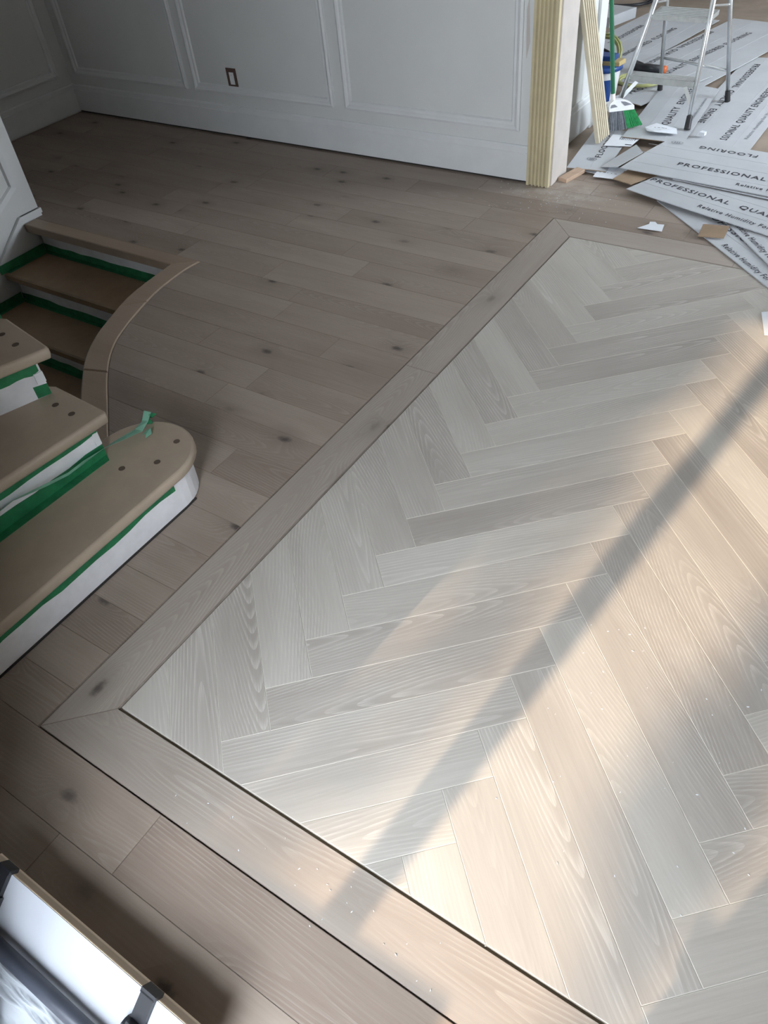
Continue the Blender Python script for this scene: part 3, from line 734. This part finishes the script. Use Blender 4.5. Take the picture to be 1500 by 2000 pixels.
scrap('torn_paper', 'torn white paper scrap on the bare border planks', 'paper', [(-1.065, 3.712), (-.945, 3.720), (-.958, 3.795), (-.99, 3.788), (-1.008, 3.808), (-1.032, 3.800), (-1.028, 3.775)], .0045, 'paper', .0015)
t = thing('cardboard_scrap', (-.71, 3.77, .012), 'brown cardboard offcut at the edge of the lowest carton', 'cardboard')
G().add([(-.772, 3.722, .010), (-.655, 3.740, .014), (-.655, 3.815, .040), (-.775, 3.80, .036), (-.772, 3.722, .014), (-.655, 3.740, .018), (-.655, 3.815, .044), (-.775, 3.80, .040)],
        [(0, 3, 2, 1), (4, 5, 6, 7), (0, 1, 5, 4), (1, 2, 6, 5), (2, 3, 7, 6), (3, 0, 4, 7)]).mk('brown_face', 'kraft', t)
G().add([(-.775, 3.802, .041), (-.655, 3.817, .045), (-.66, 3.835, .030), (-.79, 3.83, .030)], [(0, 1, 2, 3)]).mk('white_back', 'paper', t)
scrap('white_card', 'white card lying alone on the herringbone', 'card', [(-.338, 3.165), (-.23, 3.235), (-.13, 3.05), (-.285, 3.00)], .0045, 'paper', .003)
scrap('foam_crumb', 'white foam crumb beside the front foot of the ladder', 'debris', [(-1.148, 4.965), (-1.115, 4.96), (-1.11, 4.985), (-1.14, 4.995)], .022, 'paper', .018)
t = thing('wood_block', (-1.64, 4.19, 0), 'small raw wooden block on the floor against the door jamb', 'block')
q = [(-1.668, 4.115), (-1.612, 4.100), (-1.572, 4.268), (-1.628, 4.285)]
G().prism(q, 0, .020, .002, .002).mk('body', 'rawoak', t)

# sawdust and crumbs
g_ = G()
for i in range(150):
    if i < 30: x, y = random.gauss(-.6, .25), random.gauss(.34, .05)
    elif i < 110: x, y = random.gauss(-1.55, .2), random.gauss(3.85, .1)
    elif i < 160: x, y = random.uniform(-.35, .25), random.uniform(.6, 1.4)
    else: x, y = random.uniform(-1.9, .3), random.uniform(.1, 3.9)
    r_ = random.uniform(.0008, .0020); a_ = random.uniform(0, 3.1)
    q = [(x+r_*math.cos(a_+k*1.57)*(1.8 if k % 2 else .7), y+r_*math.sin(a_+k*1.57)*(1.8 if k % 2 else .7)) for k in range(4)]
    g_.prism(q, .0002, .0018)
o = g_.mk('sawdust_crumbs', 'paper'); tag(o, 'pale sawdust crumbs scattered over the wooden floor', 'sawdust', None, 'stuff')

# ---------------------------------------------------------------- leaning boards
def leaning(name, label, foot, top, width, thick, mat, n=0):
    """board with its foot edge along +y from foot, leaning to top"""
    F = Vector(foot); T = Vector(top); t = thing(name, foot, label, 'board', None)
    up = (T-F).normalized(); yv = Vector((.02, 1, 0)).normalized(); nn = yv.cross(up).normalized()
    if nn.x < 0: nn = -nn
    if n:
        prof = [(0, 0), (0, thick)]; wd = width/n
        for i in range(1, n): prof += [(i*wd-.0075, thick), (i*wd-.004, thick-.018), (i*wd+.003, thick-.018), (i*wd+.0055, thick)]
        prof += [(width, thick), (width, 0)]
    else: prof = [(0, 0), (0, thick), (width, thick), (width, 0)]
    G().sweep(prof, [(F, yv, nn), (T, yv, nn)]).mk('fluted_face' if n else 'board', mat, t)
    return t
leaning('fluted_board', 'fluted pale casing board leaning against the side wall beside the broom', (-1.660, 4.635, .023), (-1.837, 4.60, .80), .158, .024, 'palepine', 6)
0 and leaning('plain_board', 'plain pale board leaning behind the fluted one', (-1.700, 4.60, .026), (-1.835, 4.60, 2.1), .12, .016, 'palepine')

# ---------------------------------------------------------------- broom
br = thing('broom', (-1.56, 4.90, .02), 'angled broom with green handle, white head and grey and green bristles', 'broom')
bx = Vector((.72, .66, 0)).normalized(); lean = Vector((-.14, -.02, .99)).normalized(); bn = bx.cross(lean).normalized()
B0 = Vector((-1.612, 4.852, .034))
def bp(a_, h_, d_=0): return B0+bx*a_+lean*h_*.74+bn*d_
for nm, a0, a1, mt in (('grey_bristles', -.055, .052, 'bristlegrey'), ('green_bristles', .052, .140, 'bristleg')):
    g_ = G(); n = 20
    for i in range(n):
        t_ = (i+.5)/n
        for dd in (-.014, 0, .014):
            b_ = a0+(a1-a0)*t_+random.uniform(-.004, .004); tp = (b_)*.68+.004
            drop = .0 if b_ < .02 else (b_-.02)*.15
            g_.tube([bp(b_*1.08+.004, .0+drop+random.uniform(0, .008), dd*1.3), bp(tp, .165+.02*(b_ > .05)*0, dd*.6)], .0036, 5)
    g_.mk(nm, mt, br)
hd = [(-.052, .155), (.105, .150), (.104, .180), (.075, .215), (.035, .236), (-.02, .240), (-.045, .215), (-.052, .190)]
def extr(poly, d0, d1):
    n = len(poly); v = [bp(a_, h_, d0) for a_, h_ in poly]+[bp(a_, h_, d1) for a_, h_ in poly]
    return v, [(i, (i+1) % n, n+(i+1) % n, n+i) for i in range(n)]
v, f = extr(hd, -.02, .02); n = len(hd)
g_ = G().add(v, f+[tuple(range(n)), tuple(range(2*n-1, n-1, -1))])
g_.tube([bp(-.02, .215), bp(-.02, .285)], .014, 14)
head = g_.mk('head', 'whiteplastic', br)
for poly in ([(.020, .224), (.048, .218), (.090, .190), (.045, .187)], [(-.045, .183), (.000, .186), (-.018, .208), (-.038, .206)]):
    v, f = extr(poly, -.0215, .0215); n = 4
    G().add(v, f+[tuple(range(n)), tuple(range(2*n-1, n-1, -1))]).mk('head_opening', 'greyink', head)
G().tube([bp(-.02, .275), bp(-.02, 1.75)], .0125, 14).mk('handle', 'greenpipe', br)

# ---------------------------------------------------------------- step ladder
ld = thing('step_ladder', (-1.42, 5.28, .02), 'aluminium folding step ladder with black rubber feet', 'ladder')
def up_front(x0, x1, z): return Vector((x0+(x1-x0)*z/1.1, 4.965+.50*z, z))
FL = lambda z: Vector((-1.700+.13*z, 4.985+.50*z, z)); FR = lambda z: Vector((-1.222-.10*z, 4.965+.50*z, z))
RL = lambda z: Vector((-1.610-.015*z, 5.640-.22*z, z)); RR = lambda z: Vector((-1.160-.13*z, 5.620-.24*z, z))
for nm, fn, z0, z1, r_ in (('front_rail', FL, .012, 1.15, .0145), ('front_rail', FR, .038, 1.15, .0145), ('rear_leg', RL, .036, 1.05, .0125), ('rear_leg', RR, .012, 1.05, .0125)):
    o = G().tube([fn(z0+.02), fn(z1)], r_, 14).mk(nm, 'alu', ld, True)
    G().tube([fn(z0+.001), fn(z0+.065)], r_+.005, 14, r1=r_+.003).mk('rubber_foot', 'rubber', o)
def step(z, dep, th):
    a_, b_ = FL(z), FR(z); a_ = a_+Vector((.0, -.012, 0)); b_ = b_+Vector((0, -.012, 0))
    v = []
    for p in (a_, b_):
        v += [p+Vector((0, 0, -th)), p+Vector((0, dep, -th)), p+Vector((0, dep, 0)), p]
    o = G().add(v, [(0, 1, 2, 3), (4, 7, 6, 5), (0, 4, 5, 1), (1, 5, 6, 2), (2, 6, 7, 3), (3, 7, 4, 0)]).mk('step', 'aludull', ld)
    g_ = G()
    for i in range(6):
        y_ = .012+dep*.85*i/5
        g_.tube([a_+Vector((.02, y_, .0006)), b_+Vector((-.02, y_, .0006))], .0018, 5)
    g_.mk('tread_ribs', 'alu', o)
    for p, s_ in ((a_, 1), (b_, -1)):
        G().lathe(p+Vector((.012*s_, -.001, -th*.5)), [(.004, -.003), (.005, 0), (.004, .003)], 8).mk('rivet', 'alu', o)
    return o
step(.265, .085, .034); step(.555, .20, .026); step(.85, .24, .03)
for fn, s_ in ((FL, 1), (FR, -1)):
    a_ = fn(.15)+Vector((.004*s_, 0, 0)); b_ = fn(.235)+Vector((.062*s_, 0, 0)); dd = Vector((0, .014, 0))
    u_ = Vector((.011*s_, 0, -.004))
    G().add([a_-u_, a_+u_, b_+u_, b_-u_, a_-u_+dd*.2, a_+u_+dd*.2, b_+u_+dd*.2, b_-u_+dd*.2], [(0, 1, 2, 3), (4, 5, 6, 7), (0, 1, 5, 4), (1, 2, 6, 5), (2, 3, 7, 6), (3, 0, 4, 7)]).mk('brace', 'alu', ld)
G().tube([RL(.24), RR(.20)], .0085, 10).mk('cross_bar', 'alu', ld, True)
G().tube([FR(.60)+Vector((0, .05, 0)), RR(.57)], .006, 8).mk('spreader', 'alu', ld)
G().tube([FL(.60)+Vector((0, .05, 0)), RL(.57)], .006, 8).mk('spreader', 'alu', ld)
G().tube([FL(1.14), FL(1.35), FL(1.42)+Vector((.04, 0, 0)), FR(1.42)-Vector((.04, 0, 0)), FR(1.35), FR(1.14)], .0145, 12).mk('hand_hoop', 'alu', ld, True)

# ---------------------------------------------------------------- bucket, coils and tools behind the ladder
bk = thing('bucket', (-1.965, 5.45, -.008), 'white and blue plastic bucket beside the wall end', 'bucket')
G().lathe((-1.965, 5.45, -.008), [(.105, 0), (.108, .01), (.125, .20), (.128, .215)], 28).mk('body', 'whiteplastic', bk, True)
G().lathe((-1.965, 5.45, .19), [(.126, 0), (.138, .002), (.138, .03), (.128, .032)], 28).mk('rim', 'blue', bk, True)
v = []; f = []
for i in range(7):
    a_ = -1.25+i*.12
    for z_, r_ in ((.02, .1115), (.155, .1238)): v.append((-1.965+r_*math.cos(a_), 5.45+r_*math.sin(a_), z_-.008))
for i in range(6): f.append((2*i, 2*i+2, 2*i+3, 2*i+1))
G().add(v, f).mk('blue_label', 'blue', bk)
t = thing('sponge_float', (-1.92, 5.46, .222), 'blue and tan sponge float resting on the bucket', 'tool')
G().prism([(-2.04, 5.39), (-1.83, 5.40), (-1.82, 5.49), (-2.04, 5.50)], .222, .248, .006, .006).mk('sponge', 'tan', t)
G().prism([(-2.05, 5.39), (-1.87, 5.40), (-1.87, 5.49), (-2.05, 5.50)], .248, .275, .004, .004).mk('backing', 'blue', t)
def coil(cx, cy, z, r0, n, rad, sx=1, seed=1, tilt=0, lean_=0):
    rnd = random.Random(seed); pts = []
    for i in range(n*18+1):
        a_ = 2*math.pi*i/18; r_ = r0*(1+.09*math.sin(a_*.37+seed)+.05*rnd.uniform(-1, 1)*.3)
        y_ = r_*math.sin(a_)
        pts.append((cx+sx*r_*math.cos(a_), cy+y_*(math.cos(tilt)), z+rad+.004*i/18+(y_+r0*1.1)*math.sin(tilt)))
    return pts
o = G().tube(coil(-1.80, 5.76, .031, .13, 3, .0075, 1.1, 3), .0075, 7).mk('coiled_hose', 'hose', None, True); tag(o, 'yellow-green hose coiled flat on the cartons behind the ladder', 'hose')
o = G().tube(coil(-2.11, 5.82, .02, .14, 3, .008, .9, 5, R_(50)), .008, 7).mk('hose_coil', 'hose', None, True); tag(o, 'olive hose coil standing tilted behind the bucket', 'hose')
o = G().tube(coil(-2.12, 5.74, .02, .11, 4, .008, 1, 7, R_(40)), .008, 7).mk('black_cable', 'black', None, True); tag(o, 'black cable coil tucked inside the tilted hose coil', 'cable')
o = G().tube(coil(-2.72, 7.95, .0, .20, 3, .009, 1.2, 9), .009, 7).mk('black_cable', 'black', None, True); tag(o, 'black cable coil on the bare floor deep in the back room', 'cable')
t = thing('power_tool', (-1.80, 6.02, .03), 'dark power tool with an orange end lying behind the ladder step', 'tool')
G().tube([(-1.93, 6.00, .055), (-1.72, 5.99, .055)], .026, 14).mk('body', 'black', t, True)
G().tube([(-1.72, 5.99, .055), (-1.69, 5.989, .055)], .024, 14).mk('orange_end', 'orange', t, True)
G().tube([(-1.87, 6.01, .065), (-1.95, 6.11, .05)], .016, 10).mk('grip', 'rubber', t, True)
o = G().prism([(-3.0, 7.25), (-2.55, 7.15), (-2.45, 7.5), (-2.9, 7.6)], -.008, .07, .004, .004).mk('board_stack', 'carton'); tag(o, 'low flat carton pack beside the far cable coil', 'carton')
t = thing('tool_case', (-2.2, 8.3, -.008), 'black tool case with blue lid standing deep in the back room', 'case')
G().prism([(-2.36, 8.2), (-2.02, 8.2), (-2.02, 8.45), (-2.36, 8.45)], -.008, .22, .01, .01).mk('body', 'black', t)
G().prism([(-2.36, 8.2), (-2.02, 8.2), (-2.02, 8.45), (-2.36, 8.45)], .221, .27, .01, .01).mk('lid', 'blue', t)

# ---------------------------------------------------------------- white board with tube at the entrance
wp = thing('leaning_workboard', (-.8, -.05, 0), 'tilted white-faced plywood board with black clips at the entrance', 'board')
XA, XB = -1.20, -.56
sv = Vector((0, -.74, -.67)); nv = Vector((0, -.67, .74)); T0 = Vector((0, -.006, .15)); sv = Vector((0, -.80, -.60)); nv = Vector((0, -.60, .80))
def slab(x0, x1, s0, s1, n0, n1):
    v = [Vector((x, 0, 0))+T0+sv*s_+nv*n_ for x in (x0, x1) for s_, n_ in ((s0, n0), (s1, n0), (s1, n1), (s0, n1))]
    return v, [(0, 1, 2, 3), (7, 6, 5, 4), (0, 4, 5, 1), (1, 5, 6, 2), (2, 6, 7, 3), (3, 7, 4, 0)]
v, f = slab(XA, XB, 0, .19, -.026, 0); G().add(v, f).mk('plywood_core', 'ply', wp)
v, f = slab(XA, XB, .001, .19, 0, .002); G().add(v, f).mk('white_face', 'melamine', wp)
def cyl(p): return Vector((p[0], 0, 0))+T0+sv*p[1]+nv*p[2]
G().tube([cyl((XA+.01, .118, .030)), cyl((XB+.05, .118, .030))], .0165, 18).mk('black_tube', 'tube', wp, True)
for xc in (-1.143, -.698):
    g_ = G()
    v, f = slab(xc-.017, xc+.017, -.004, .055, .002, .014); g_.add(v, f)
    v, f = slab(xc-.019, xc+.019, -.010, .0, -.012, .014); g_.add(v, f)
    g_.tube([cyl((xc-.022, .070, .012)), cyl((xc+.022, .070, .012))], .020, 14)
    g_.tube([cyl((xc-.016, .118, .030)), cyl((xc+.016, .118, .030))], .024, 16)
    v, f = slab(xc-.013, xc+.013, .05, .12, .008, .030); g_.add(v, f)
    c_ = g_.mk('clip', 'black', wp)
for x in (XA+.05, XB-.06):
    sheet_x([(-.02, 0), (-.13, 0), (-.13, .01), (-.02, .095)], x, x+.02).mk('side_support', 'ply', wp)
# wrinkled sheet
sh = thing('plastic_sheet', (-.9, -.3, 0), 'wrinkled white plastic sheet spread in front of the white board', 'plastic sheet')
nx, ny = 44, 26; v = []; f = []
for j in range(ny+1):
    for i in range(nx+1):
        u_ = i/nx; s_ = j/ny; x = XA+.01+(XB-XA+.02)*u_
        if s_ < .75: 
            p = cyl((x, .150+.04*s_/.75, .016))
        else:
            p = cyl((x, .19, .016)); p = Vector((p.x, p.y-(s_-.75)*.22, max(.006, p.z*(1-(s_-.75)/.15))))
        wz = .006*math.sin(9*x+31*s_)+.005*math.sin(27*x-14*s_+1)+.004*math.sin(46*x+22*s_)
        if s_ < .1: wz *= s_*10
        v.append(tuple(p+nv*abs(wz)))
for j in range(ny):
    for i in range(nx): a_ = j*(nx+1)+i; f.append((a_, a_+1, a_+nx+2, a_+nx+1))
G().add(v, f).mk('film', 'sheet', sh, True)

# ---------------------------------------------------------------- outside: sheet added in the doorway to cast the viewer's shadow, and trees that break the sun
ob = thing('viewer_shadow_sheet', (.1, -1.1, -.05), 'unseen sheet added behind the viewer to cast the slanted shadow of the viewer', 'board')
e0, e1 = (-.38, 0), (.37, 2.2)
v = []
for y_ in (-1.02, -1.0):
    v += [(e0[0], y_, 0), (e0[0]+.85, y_, 0), (e1[0]+.85, y_, e1[1]), (e1[0], y_, e1[1])]
G().add(v, [(0, 1, 2, 3), (7, 6, 5, 4), (0, 4, 5, 1), (1, 5, 6, 2), (2, 6, 7, 3), (3, 7, 4, 0)]).mk('board', 'ply', ob)
G().box(-.052, .02, -1.03, -.99, 1.02, 1.085).mk('shadow_bump', 'black', ob)  # block added to make the bump on that shadow edge
def clump(px, py, ydist, rx, rz, n, seed, label):
    t_ = (py-ydist)/(.993*SUNC); c_ = Vector((px-.119*SUNC*t_, ydist, t_))
    t = thing('tree', (c_.x, c_.y, -.05), label, 'tree')
    G().tube([(c_.x, c_.y, -.05), (c_.x+.1, c_.y-.3, c_.z*.5), (c_.x, c_.y-.1, c_.z-rz*.5)], .05, 8, r1=.02).mk('trunk', 'bark', t)
    rnd = random.Random(seed); v = []; f = []
    for i in range(n):
        while True:
            p = Vector((rnd.uniform(-1, 1), rnd.uniform(-1, 1), rnd.uniform(-1, 1)))
            if p.length < 1: break
        p = c_+Vector((p.x*rx, p.y*rx, p.z*rz)); a_ = Vector((rnd.uniform(-1, 1), rnd.uniform(-1, 1), rnd.uniform(-1, 1))).normalized()*.07; b_ = a_.orthogonal()*.6
        k = len(v); v += [p-a_, p+b_, p+a_, p-b_]; f.append((k, k+1, k+2, k+3))
    o = G().add(v, f).mk('leaves', 'leaf', t); o['kind'] = 'stuff'
clump(-1.36, 1.1, -10, .45, 1.3, 1500, 3, 'tall narrow tree outside the entrance, beside the porch edge')
clump(-.74, 1.3, -10.8, .30, 1.0, 230, 4, 'sparse foliage added outside the entrance to thin the sun, between the two denser trees')  # sparse clump added as a filter, dims the sun left of the post
clump(-.80, 2.75, -11.6, .42, .50, 560, 5, 'rounder tree outside the entrance with a small crown')
clump(.06, .95, -9, .17, .30, 85, 8, 'slender sapling outside the entrance')
clump(.18, 1.50, -9.8, .14, .22, 60, 9, 'bushy-topped sapling outside the entrance')
